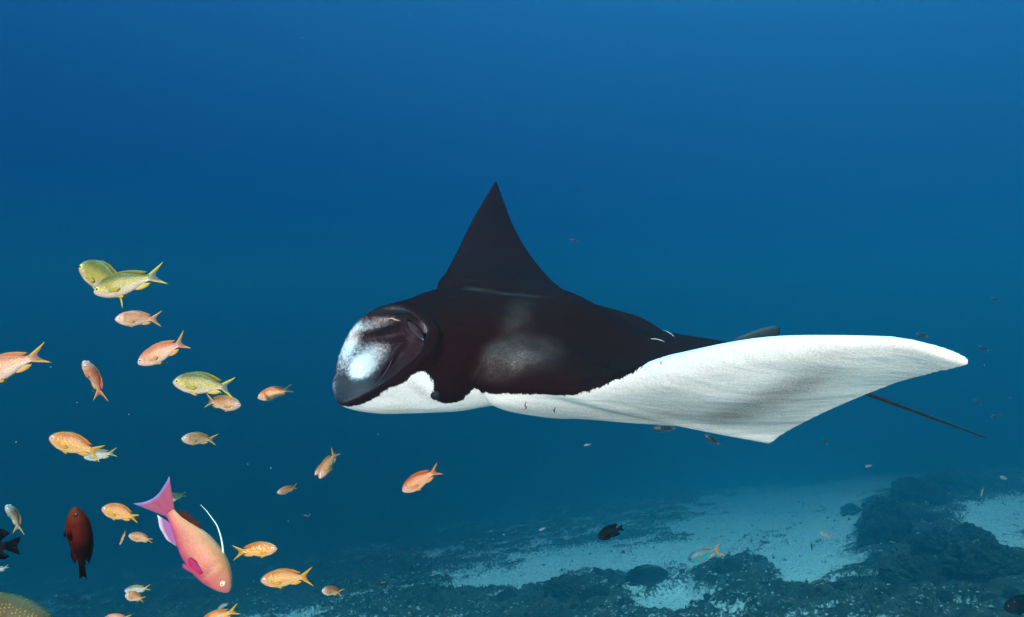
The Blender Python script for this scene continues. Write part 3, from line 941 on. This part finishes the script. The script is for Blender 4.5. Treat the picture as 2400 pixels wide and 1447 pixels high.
PAL = {
    'orange': dict(back=(.66, .20, .05), side=(.84, .40, .18), belly=(.88, .58, .42), face=(.88, .54, .42), fin=(.86, .42, .02), mid=(.62, .30, .18), dors=(.70, .20, .07)),
    'pinkish': dict(back=(.70, .26, .14), side=(.84, .45, .28), belly=(.90, .68, .56), face=(.88, .60, .50), fin=(.88, .50, .02), mid=(.60, .34, .26), dors=(.74, .28, .16)),
    'amber': dict(back=(.62, .22, .04), side=(.82, .44, .13), belly=(.86, .58, .30), face=(.84, .48, .30), fin=(.85, .50, .02), mid=(.70, .40, .10), dors=(.66, .22, .06)),
    'dusky': dict(back=(.46, .19, .08), side=(.64, .37, .21), belly=(.76, .58, .44), face=(.70, .50, .42), fin=(.70, .48, .03), mid=(.35, .28, .22), dors=(.36, .18, .10)),
    'pale': dict(back=(.30, .22, .15), side=(.50, .50, .44), belly=(.66, .74, .76), face=(.62, .66, .66), fin=(.66, .52, .05), mid=(.4, .38, .3), dors=(.4, .28, .16)),
    'olive': dict(back=(.21, .20, .04), side=(.56, .45, .13), belly=(.86, .70, .56), face=(.80, .62, .56), fin=(.84, .66, .02), mid=(.30, .34, .36), dors=(.22, .18, .04)),
    'pink': dict(back=(.84, .38, .19), side=(.84, .30, .22), belly=(.74, .15, .27), face=(.76, .27, .28), fin=(.42, .38, .72), mid=(.60, .17, .28), dors=(.16, .045, .035)),
    'maroon': dict(back=(.09, .012, .003), side=(.19, .028, .005), belly=(.17, .03, .006), face=(.24, .05, .01), fin=(.008, .003, .003), mid=(.012, .004, .003), dors=(.012, .004, .003)),
    'black': dict(back=(.004, .004, .005), side=(.013, .011, .010), belly=(.022, .019, .017), face=(.016, .014, .014), fin=(.004, .004, .005), mid=(.005, .005, .006), dors=(.004, .004, .005)),
    'mustard': dict(back=(.15, .095, .001), side=(.24, .165, .002), belly=(.1, .08, .004), face=(.1, .08, .004), fin=(.06, .05, .01), mid=(.05, .04, .01), dors=(.08, .06, .008)),
    'teal': dict(back=(.08, .18, .20), side=(.06, .30, .34), belly=(.07, .50, .58), face=(.08, .26, .30), fin=(.75, .36, .03), mid=(.70, .36, .05), dors=(.22, .22, .20)),
    'grey': dict(back=(.02, .03, .035), side=(.035, .050, .055), belly=(.06, .08, .085), face=(.035, .05, .055), fin=(.2, .2, .2), mid=(.24, .26, .26), dors=(.10, .10, .09)),
    'silver': dict(back=(.20, .24, .24), side=(.34, .42, .42), belly=(.42, .52, .54), face=(.36, .42, .42), fin=(.5, .5, .4), mid=(.45, .45, .42), dors=(.4, .4, .36)),
}

def fish(head, tail, depth, pal, label, yaw=0.0, deep=1.0, fat=1.0, bend=0.0, roll=0.0, dorsal=None, small=False, fork=1.0, eye='pale', stripe=False,
         name='anthias_fish', cat='fish', group=None, kind='anthias', detail=True, mat=None, spec=None):
    if bend == 0.0 and kind == 'anthias': bend = 0.16 * math.sin(head[0] * 1.7 + head[1])
    gain = {'pink': 0.70, 'mustard': 0.8}.get(kind, 0.86)
    p = {k: tuple(min(0.95, gain * x ** 1.28) for x in c) for k, c in PAL[pal].items()}
    if depth < 2.5: depth *= 0.70
    L2 = math.dist(head, tail) * depth / FPX
    dl = 0.5 * L2 * math.tan(math.radians(yaw))
    H = Vector(pix(*head, depth - dl)); T = Vector(pix(*tail, depth + dl))
    Fw = (H - T); L = Fw.length; Fw.normalize()
    ref = Vector((dorsal[0], 0, -dorsal[1])) if dorsal else Vector((0, 0, 1))
    U = (ref - Fw * ref.dot(Fw)).normalized()
    if roll: U = Matrix.Rotation(math.radians(roll), 3, Fw) @ U
    Y = U.cross(Fw)
    rot = Matrix((Fw, Y, U)).transposed()
    root = empty(name, T.lerp(H, 0.55))
    root.rotation_euler = rot.to_euler()
    tag(root, label, cat, group)
    def loc(P):
        """fish coordinates (0 snout ... 1 tail tip) to object space, with the swimming bend"""
        P = np.array(P, float)
        x = P[:, 0]
        yb = bend * np.clip(x - 0.28, 0, None) ** 2 * 1.6
        return np.stack([(0.45 - x) * L, (P[:, 1] + yb) * L, P[:, 2] * L], 1)
    hs = deep
    # body
    n, m = (46, 24) if not small else (20, 12)
    xs = np.concatenate([np.linspace(0, .08, n // 4, endpoint=False), np.linspace(.08, .79, n - n // 4)])
    top = pchip(PX_, PT, xs) * hs; bot = pchip(PX_, PB, xs) * hs; wid = pchip(PX_, PW, xs) * fat
    wid = wid * (1 + 0.06 * np.exp(-((xs - .185) / .03) ** 2) - 0.05 * np.exp(-((xs - .235) / .02) ** 2))
    a = np.linspace(0, 2 * np.pi, m, endpoint=False)
    ca, sa = np.cos(a), np.sin(a)
    V = np.zeros((n, m, 3))
    V[..., 0] = xs[:, None]
    V[..., 1] = wid[:, None] * np.sign(ca) * np.abs(ca) ** 0.9
    V[..., 2] = np.where(sa > 0, top[:, None], bot[:, None]) * np.sign(sa) * np.abs(sa) ** 1.05
    F = []
    for i in range(n - 1):
        for j in range(m):
            F.append((i * m + j, (i + 1) * m + j, (i + 1) * m + (j + 1) % m, i * m + (j + 1) % m))
    F.append(tuple(range(m))); F.append(tuple((n - 1) * m + j for j in range(m))[::-1])
    P = V.reshape(-1, 3)
    h = np.clip(np.tile(sa, n) * 0.5 + 0.5, 0, 1)
    xx = P[:, 0]
    bk, sd, be, fa = (np.array(p[q]) for q in ('back', 'side', 'belly', 'face'))
    wb = sstep(0.10, 0.50, h)[:, None]; wt = sstep(0.55, 0.92, h)[:, None]
    c = be * (1 - wb) + sd * wb; c = c * (1 - wt) + bk * wt
    wf = (1 - sstep(0.05, 0.22, xx))[:, None] * (1 - 0.6 * wt)
    c = c * (1 - wf) + fa * wf
    nz = fbm(P * 9 + depth * 7, 3)[:, None]
    c = c * (0.93 + 0.14 * nz)
    # fold behind the gill cover
    gl = np.exp(-((xx - (.222 - .5 * (P[:, 2] / hs) ** 2)) / .009) ** 2)[:, None] * (np.abs(P[:, 2:3]) < .07 * hs)
    c = c * (1 - 0.3 * gl)
    if stripe:   # yellow bar from the eye to the pectoral fin
        zl = (.034 - (xx - .085) * .42) * hs
        st = np.exp(-((P[:, 2] - zl) / .010) ** 2)[:, None] * ((xx > .08) & (xx < .24))[:, None]
        c = c * (1 - st) + np.array((.85, .70, .02)) * st
    if kind == 'maroon':
        dk = sstep(.25, .6, xx)[:, None]
        c = c * (1 - 0.88 * dk)  # less lit lower half put into the skin colour as darkening
    mesh('body', loc(P), F, mat or (M_SKIN_DARK if kind in ('black', 'maroon') else M_SKIN), root, np.concatenate([c, np.ones((len(c), 1))], 1))
    fe, fm, fd = p['fin'], p['mid'], p['dors']
    def cc(col, al=1.0): return (*col, al)
    def mixcol(x, y, w): return tuple(i * (1 - w) + j * w for i, j in zip(x, y))
    # tail fin
    if kind == 'pink':
        tips = [(1.02, 0, .165), (.975, 0, .07), (.955, 0, -.02), (.965, 0, -.09), (1.02, 0, -.20)]
        tailc = lambda s, r: cc(mixcol(fm, fe, max(sstep(.86, .97, s), .9 * sstep(.90, .98, r))), 1)
    elif kind == 'maroon':
        tips = [(1.0, 0, .045), (.97, 0, .03), (.95, 0, 0), (.97, 0, -.03), (.99, 0, -.05)]
        tailc = lambda s, r: cc(fm, 1)
    elif kind == 'black':
        tips = [(.985, 0, .13), (.96, 0, .05), (.93, 0, 0), (.95, 0, -.05), (.97, 0, -.12)]
        tailc = lambda s, r: cc(fm, 1)
    else:
        tips = [(1.0 + .02 * fork, 0, .175 * fork), (.93, 0, .085 * fork), (.875, 0, 0.01), (.92, 0, -.075 * fork), (1.0 + .01 * fork, 0, -.165 * fork)]
        def tailc(s, r):
            e = float(max(1 - sstep(.10, .26, r), sstep(.74, .90, r)))
            col = mixcol(mixcol(p['side'], fm, float(sstep(0, .4, s))), fe, e * float(sstep(.0, .25, s)))
            return cc(col, 1 - 0.55 * (1 - e) * float(sstep(.3, .8, s)))
    base = [(.765, 0, .043 * hs), (.78, 0, 0), (.765, 0, -.040 * hs)]
    v, f, q = sheet_grid(base, tips, 7, 13, .006, tailc, .004)
    mesh('tail_fin', loc(v), f, M_FIN, root, q)
    # dorsal fin
    topz = lambda x: float(pchip(PX_, PT, [x])[0]) * hs
    botz = lambda x: -float(pchip(PX_, PB, [x])[0]) * hs
    if kind == 'black':
        dx = [.22, .35, .5, .62, .70]; dh = [.02, .055, .075, .12, .10]; sweep = [.02, .04, .07, .12, .14]
    elif kind == 'pink':
        dx = [.52, .58, .66, .71]; dh = [.012, .026, .032, .014]; sweep = [.03, .04, .05, .05]
    else:
        dx = [.24, .34, .46, .58, .69]; dh = [.004, .016, .020, .026, .020]; sweep = [.03, .04, .05, .07, .09]
    v, f, q = sheet_grid([(x, 0, topz(x) - .012) for x in dx], [(x + s, 0, topz(x) + h_) for x, h_, s in zip(dx, dh, sweep)], 4, 15, .005,
                         lambda s, r: cc(mixcol(fd, fe, .45 * s * s) if kind == 'anthias' else fd, 1 - .25 * s), .004)
    mesh('dorsal_fin', loc(v), f, M_FIN, root, q)
    if kind == 'pink':   # long trailing white ray
        path = [(.26, 0, .140), (.33, 0, .185), (.42, 0, .225), (.50, 0, .244), (.60, 0, .244), (.685, 0, .235)]
        path = pchip(np.linspace(0, 1, 6), np.array(path), np.linspace(0, 1, 14))
        v, f = tube(loc(path), [L * .0085 * (1 - .85 * k / 13) for k in range(14)], 8)
        mesh('dorsal_filament', v, f, flat_mat('filament_white', (.62, .70, .54), .5), root)
    # anal fin
    if kind == 'black':
        ax, ah, asw = [.50, .58, .66, .71], [.03, .06, .10, .08], [.03, .06, .10, .12]
    elif kind == 'pink':
        ax, ah, asw = [.52, .58, .64, .70], [.01, .055, .065, .04], [.03, .06, .10, .13]
    else:
        ax, ah, asw = [.54, .58, .63, .68], [.006, .030, .034, .014], [.03, .06, .10, .10]
    acol = (lambda s, r: cc(mixcol((.36, .12, .30), (.85, .8, .9), float(sstep(.86, 1, s))), 1)) if kind == 'pink' else (lambda s, r: cc(mixcol(p['belly'], fe, .3 + .7 * s), 1 - .15 * s))
    v, f, q = sheet_grid([(x, 0, botz(x) + .012) for x in ax], [(x + s, 0, botz(x) - h_) for x, h_, s in zip(ax, ah, asw)], 4, 11, .005, acol, .003)
    mesh('anal_fin', loc(v), f, M_FIN, root, q)
    if not detail: return root
    # paired fins
    for sgn in (1, -1):
        w0 = float(pchip(PX_, PW, [.25])[0]) * fat
        b3 = [(.245, sgn * (w0 + .001), -.030 * hs), (.250, sgn * (w0 + .002), -.048 * hs), (.250, sgn * (w0 + .001), -.066 * hs)]
        t3 = [(.36, sgn * (w0 + .012), -.015 * hs), (.41, sgn * (w0 + .012), -.050 * hs), (.36, sgn * (w0 + .010), -.085 * hs)]
        pc = (.50, .03, .14) if kind == 'pink' else (mixcol(p['side'], fe, .45) if kind == 'anthias' else fd)
        v, f, q = sheet_grid(b3, t3, 5, 9, .003, lambda s, r: cc(mixcol(p['side'] if kind != 'pink' else pc, pc, min(1, .25 + s)), 1 - .2 * s), .002, (0, sgn, 0))
        mesh('pectoral_fin', loc(v), f, M_FIN, root, q)
        bz = botz(.27)
        b4 = [(.25, sgn * .016, bz + .016), (.27, sgn * .018, bz + .016), (.29, sgn * .018, bz + .014)]
        t4 = [(.37, sgn * .022, bz - .030), (.40, sgn * .022, bz - .016), (.385, sgn * .020, bz + .002)]
        v, f, q = sheet_grid(b4, t4, 4, 7, .003, lambda s, r: cc(mixcol(p['belly'], fe if kind != 'pink' else (.5, .08, .2), .5 + .5 * s), 1 - .2 * s), .002, (0, sgn, 0))
        mesh('pelvic_fin', loc(v), f, M_FIN, root, q)
        # eyes
        er = .030 if kind != 'pink' else .024
        we = float(pchip(PX_, PW, [.088])[0]) * fat
        c3 = loc([(.088, sgn * (we - .0075), .030 * hs)])[0]
        v, f = uv_ball(er * L, 14, 8, 1, .55, 1)
        e = mesh('eye', v, f, M_EYE[eye], root); e.location = c3
        v, f = uv_ball(er * L * (.50 if kind != 'pink' else .36), 12, 6, 1, .5, 1)
        pu = mesh('pupil', v, f, M_PUPIL, e); pu.location = (0, sgn * er * L * .40, 0)
    return root

G_A = 'orange and pink anthias shoaling beside the manta'
G_O = 'olive yellow-edged fish in the shoal'
G_D = 'distant fish over the reef slope'
A = lambda *a, **k: fish(*a, group=G_A, **k)
# the shoal, from the top down
fish((187, 626), (322, 690), 1.62, 'olive', 'olive fish with yellow eye ring half hidden behind the topmost swimming olive fish', yaw=-28, deep=.92, eye='yellow', stripe=True, name='olive_fish', group=G_O)
fish((220, 687), (383, 641), 1.45, 'olive', 'olive fish with grey forked tail crossing in front of another olive fish', deep=.95, eye='yellow', stripe=True, name='olive_fish', group=G_O, fork=.95, bend=-.05)
fish((405, 896), (556, 908), 1.60, 'olive', 'olive fish with scaly flank and yellow eye above a right facing fish', deep=1.0, eye='yellow', stripe=True, name='olive_fish', group=G_O, fork=1.0)
A((269, 749), (378, 748), 1.55, 'pinkish', 'plump salmon fish with wide yellow tail below the olive pair', yaw=25, deep=1.12, fat=1.15, fork=1.25, bend=.12)
A((323, 853), (446, 796), 1.55, 'pinkish', 'slender salmon fish diving left with tail raised above the lone olive fish', deep=.95, fork=1.0)
A((-62, 890), (100, 828), 1.35, 'pinkish', 'salmon fish cut off by the left edge with yellow forked tail showing', deep=1.0, fork=.9)
A((196, 846), (248, 922), 1.45, 'pinkish', 'pale pink fish turning its head to the viewer with tail hanging below', yaw=40, deep=.82, fat=1.25, bend=.25, fork=1.0, dorsal=(1, -.6), roll=-25)
A((565, 951), (475, 940), 1.75, 'dusky', 'dusky fish facing right just under the lone olive fish', deep=1.15, fork=1.25)
A((604, 933), (684, 911), 2.05, 'orange', 'small orange fish swimming alone closest to the manta mouth', deep=1.05, fork=.7)
A((115, 1026), (243, 1063), 1.45, 'amber', 'deep orange fish slanting down whose tail covers a pale fish', deep=1.05, fork=.95, bend=.06)
A((196, 1072), (270, 1062), 1.80, 'pale', 'pale silvery fish mostly hidden behind the deep orange slanting fish', deep=1.0, fork=.9)
A((425, 1029), (505, 1030), 1.45, 'dusky', 'small plump dusky fish alone below the lone olive fish', yaw=35, deep=1.10, fat=1.2, fork=1.1, bend=.15)
A((649, 1156), (700, 1141), 2.10, 'dusky', 'tiny dusky fish with yellow tail left of the two overlapping fish', yaw=30, deep=1.05, fork=.9, bend=-.2)
A((749, 1122), (792, 1052), 2.05, 'orange', 'orange fish swimming head on with upright tail, front one of the overlapping two', yaw=45, deep=.78, fat=1.15, fork=.9, bend=-.1, dorsal=(-.8, -.6))
A((738, 1114), (778, 1072), 2.15, 'orange', 'orange fish mostly hidden, rear one of the overlapping two', yaw=40, deep=.75, fork=.7, dorsal=(-.8, -.6))
A((943, 1152), (1032, 1098), 2.05, 'orange', 'orange fish nosing down alone beneath the manta head', deep=1.05, fork=.9)
A((611, 1362), (735, 1349), 1.50, 'amber', 'long amber fish facing left above the reef with widely forked tail', deep=.98, fork=1.1)
A((754, 1384), (801, 1388), 1.95, 'dusky', 'tiny plump dusky fish with yellow tail just right of the long amber fish', yaw=38, deep=1.15, fat=1.2, fork=1.1)
A((650, 1287), (551, 1292), 0.76, 'amber', 'orange fish facing right between the large pink fish and the manta side', deep=1.02, fork=1.1)
A((15, 1184), (56, 1233), 1.60, 'pale', 'pale fish with yellow tail curving down near the left edge', yaw=42, deep=.82, fat=1.2, bend=.3, dorsal=(1, -.5), roll=-20)
A((238, 1193), (332, 1213), 1.65, 'amber', 'golden orange fish touching the violet tail of the large pink fish', deep=1.15, fork=.6)
A((301, 1256), (362, 1266), 1.85, 'dusky', 'small greyish fish left of the large pink fish belly', deep=1.08, fork=.5)
A((281, 1278), (296, 1242), 1.85, 'dusky', 'sliver thin fish seen edge on beside a small greyish fish', deep=.42, fat=.6, fork=.35)
A((292, 1386), (351, 1379), 1.85, 'pale', 'little pale fish partly covered by a rusty brown fish', deep=1.0, fork=.7)
A((293, 1395), (340, 1404), 1.75, 'dusky', 'rusty brown fish overlapping a little pale fish below', yaw=15, deep=1.55, fork=1.0)
A((385, 1172), (434, 1160), 1.90, 'dusky', 'small brown fish peeking out behind the tail of the large pink fish', deep=1.2, fork=.7)
A((470, 1462), (556, 1432), 1.60, 'amber', 'orange fish cut by the bottom edge with tail pointing up', deep=1.05, fork=.9)
A((240, 1456), (305, 1450), 1.70, 'pinkish', 'pink back of a fish just poking in at the bottom edge', deep=1.2, fork=.5)
A((510, 1428), (538, 1412), 2.6, 'silver', 'faint silvery fish hanging under the snout of the large pink fish', deep=.8, fork=.5, small=True, detail=False)
A((-24, 1345), (19, 1328), 1.8, 'silver', 'faint silvery fish at the left edge above the mustard fish', deep=.9, fork=.5, small=True, detail=False)
# larger near fish
fish((537, 1388), (357, 1152), 0.80, 'pink', 'large pink fish diving head down with violet tail and white dorsal ray', deep=.86, fat=1.0, eye='cream', kind='pink', name='pink_fish', mat=M_SKIN_FINE, bend=.03)
fish((176, 1188), (196, 1360), 1.05, 'maroon', 'dark maroon fish standing upright head up', deep=.92, fat=1.1, eye='dark', kind='maroon', name='maroon_fish', dorsal=(1, 0), yaw=12)
fish((-125, 1283), (52, 1280), 1.05, 'black', 'black fish cut off by the left edge with only its tail end showing', deep=1.05, eye='dark', kind='black', name='black_fish')
fish((128, 1462), (-330, 1500), 1.10, 'mustard', 'big dark mustard fish with scaly back in the lower left corner', deep=1.02, fat=1.0, eye='dark', kind='mustard', name='mustard_fish', bend=0, mat=M_SKIN_DOTS)
# over the reef
fish((1401, 1261), (1462, 1236), 2.6, 'black', 'black damselfish hovering over the pale rubble band', deep=1.25, eye='dark', kind='black', name='damselfish')
fish((1612, 1314), (1690, 1284), 3.9, 'teal', 'turquoise fish with orange forked tail above the sand', deep=1.0, fork=1.3, name='turquoise_fish', eye='dark')
fish((1529, 1005), (1588, 1006), 3.2, 'grey', 'small dark fish directly under the manta wing, the left and level one', deep=.85, fork=.3, name='dark_fish', eye='dark', group=G_D)
fish((1650, 1020), (1690, 1045), 3.3, 'grey', 'small dark fish under the manta wing slanting down to the right', deep=.85, fork=.3, name='dark_fish', eye='dark', group=G_D)
fish((1567, 1345), (1440, 1362), 13.0, 'grey', 'hazy grey fish facing right low over the reef with pale tail', deep=1.15, fork=1.0, name='grey_fish', eye='dark', small=True, group=G_D)
fish((2352, 1424), (2452, 1416), 3.4, 'black', 'black fish poking in at the lower right corner', deep=1.2, eye='dark', kind='black', name='black_fish')
far = [((1920, 1249), (1951, 1259), 6.5, 'silver', 'tiny pale fish with dark outline resting over the middle of the sand', 1.3),
       ((1903, 1291), (1901, 1268), 6.5, 'grey', 'thin dark fish pointing down over the sand', .45),
       ((1897, 1370), (1945, 1357), 6.5, 'grey', 'slim dark fish lying along the lower sand tongue', .55),
       ((2146, 784), (2176, 790), 7.5, 'grey', 'blurred dark fish just above the manta wing tip', 1.2),
       ((2292, 812), (2318, 824), 8.0, 'grey', 'blurred dark fish to the right of the manta wing tip', 1.0),
       ((2322, 699), (2346, 706), 9.0, 'grey', 'faint dark fish near the right edge higher than the manta wing tip', .9),
       ((2282, 938), (2302, 949), 8.0, 'grey', 'faint dark fish between the wing tip and the tail end', .9),
       ((2322, 978), (2348, 972), 8.0, 'grey', 'faint dark fish at the right edge above the tail end', .8),
       ((1926, 1026), (1940, 1044), 7.5, 'grey', 'faint thin fish below the rear corner of the manta wing', .7),
       ((2027, 1094), (2045, 1091), 8.0, 'silver', 'tiny bright fish over the upper slope left of the tail end', 1.0),
       ((2343, 1118), (2364, 1124), 8.0, 'silver', 'tiny bright fish on the far mound near the right edge', 1.2),
       ((2298, 1166), (2304, 1142), 8.0, 'silver', 'thin bright fish pointing down on the far mound', .6),
       ((1263, 1244), (1280, 1237), 5.5, 'silver', 'tiny pale fish in open water left of the black damselfish', .9),
       ((1368, 1045), (1386, 1041), 6.0, 'silver', 'tiny pale fish below the middle of the manta belly', .8),
       ((888, 1369), (912, 1364), 7.0, 'black', 'little dark fish hovering over the dim reef right of the tiny plump fish', 1.3),
       ((708, 1210), (732, 1212), 9.0, 'black', 'faint dark fish in open water below the overlapping orange pair', 1.2),
       ((1335, 562), (1356, 566), 9.0, 'grey', 'faint dark fish in open water right of the raised manta fin', 1.0)]
for h, t, d, pl, lab, dp in far:
    fish(h, t, d, pl, lab, deep=dp, fork=.6, name='distant_fish', small=True, detail=False, group=G_D)

# drifting specks in the water
def specks():
    V, F = [], []
    for _ in range(90):
        u, v = random.uniform(-200, 2600), random.uniform(-100, 1550)
        d = random.uniform(1.5, 9.0)
        if random.random() < 0.8: v = random.uniform(850, 1450)
        c = pix(u, v, d); r = random.uniform(.0004, .0011) * d * .9
        k = len(V)
        for q in ((1, 0, 0), (-1, .2, 0), (0, 1, .1), (0, -1, 0), (.1, 0, 1), (0, 0, -1)):
            V.append((c[0] + q[0] * r * random.uniform(.6, 1.6), c[1] + q[1] * r, c[2] + q[2] * r * random.uniform(.6, 1.3)))
        F += [(k + a, k + b, k + e) for a, b, e in ((0, 2, 4), (2, 1, 4), (1, 3, 4), (3, 0, 4), (2, 0, 5), (1, 2, 5), (3, 1, 5), (0, 3, 5))]
    return V, F
sv, sf = specks()
tag(mesh('floating_specks', sv, sf, flat_mat('speck_pale', (.45, .45, .42), .8), smooth=False), 'tiny pale specks drifting in the water', 'plankton', kind='stuff')

# ------------------------------------------------------------------ the water as even haze round everything
DENS = 0.066
zs = gv[:, 2]
x0, x1, y0, y1, z0, z1 = -71.0, 71.0, -3.6, 71.0, float(zs.min()) - 1.0, max(float(zs.max()), 1.0) + 0.4
hv = [(x, y, z) for x in (x0, x1) for y in (y0, y1) for z in (z0, z1)]
hf = [(0, 1, 3, 2), (4, 6, 7, 5), (0, 4, 5, 1), (2, 3, 7, 6), (0, 2, 6, 4), (1, 5, 7, 3)]
mw = bpy.data.materials.new('water_haze'); mw.use_nodes = True
nd = mw.node_tree.nodes; nd.clear()
out = nd.new('ShaderNodeOutputMaterial'); pv = nd.new('ShaderNodeVolumePrincipled')
pv.inputs['Color'].default_value = (0.05, 0.455, 0.64, 1)
pv.inputs['Density'].default_value = DENS
pv.inputs['Anisotropy'].default_value = 0.85
mw.node_tree.links.new(pv.outputs[0], out.inputs['Volume'])
hz = mesh('haze', hv, hf, mw, smooth=False)
tag(hz, 'blue sea water thickening with distance', kind='stuff')
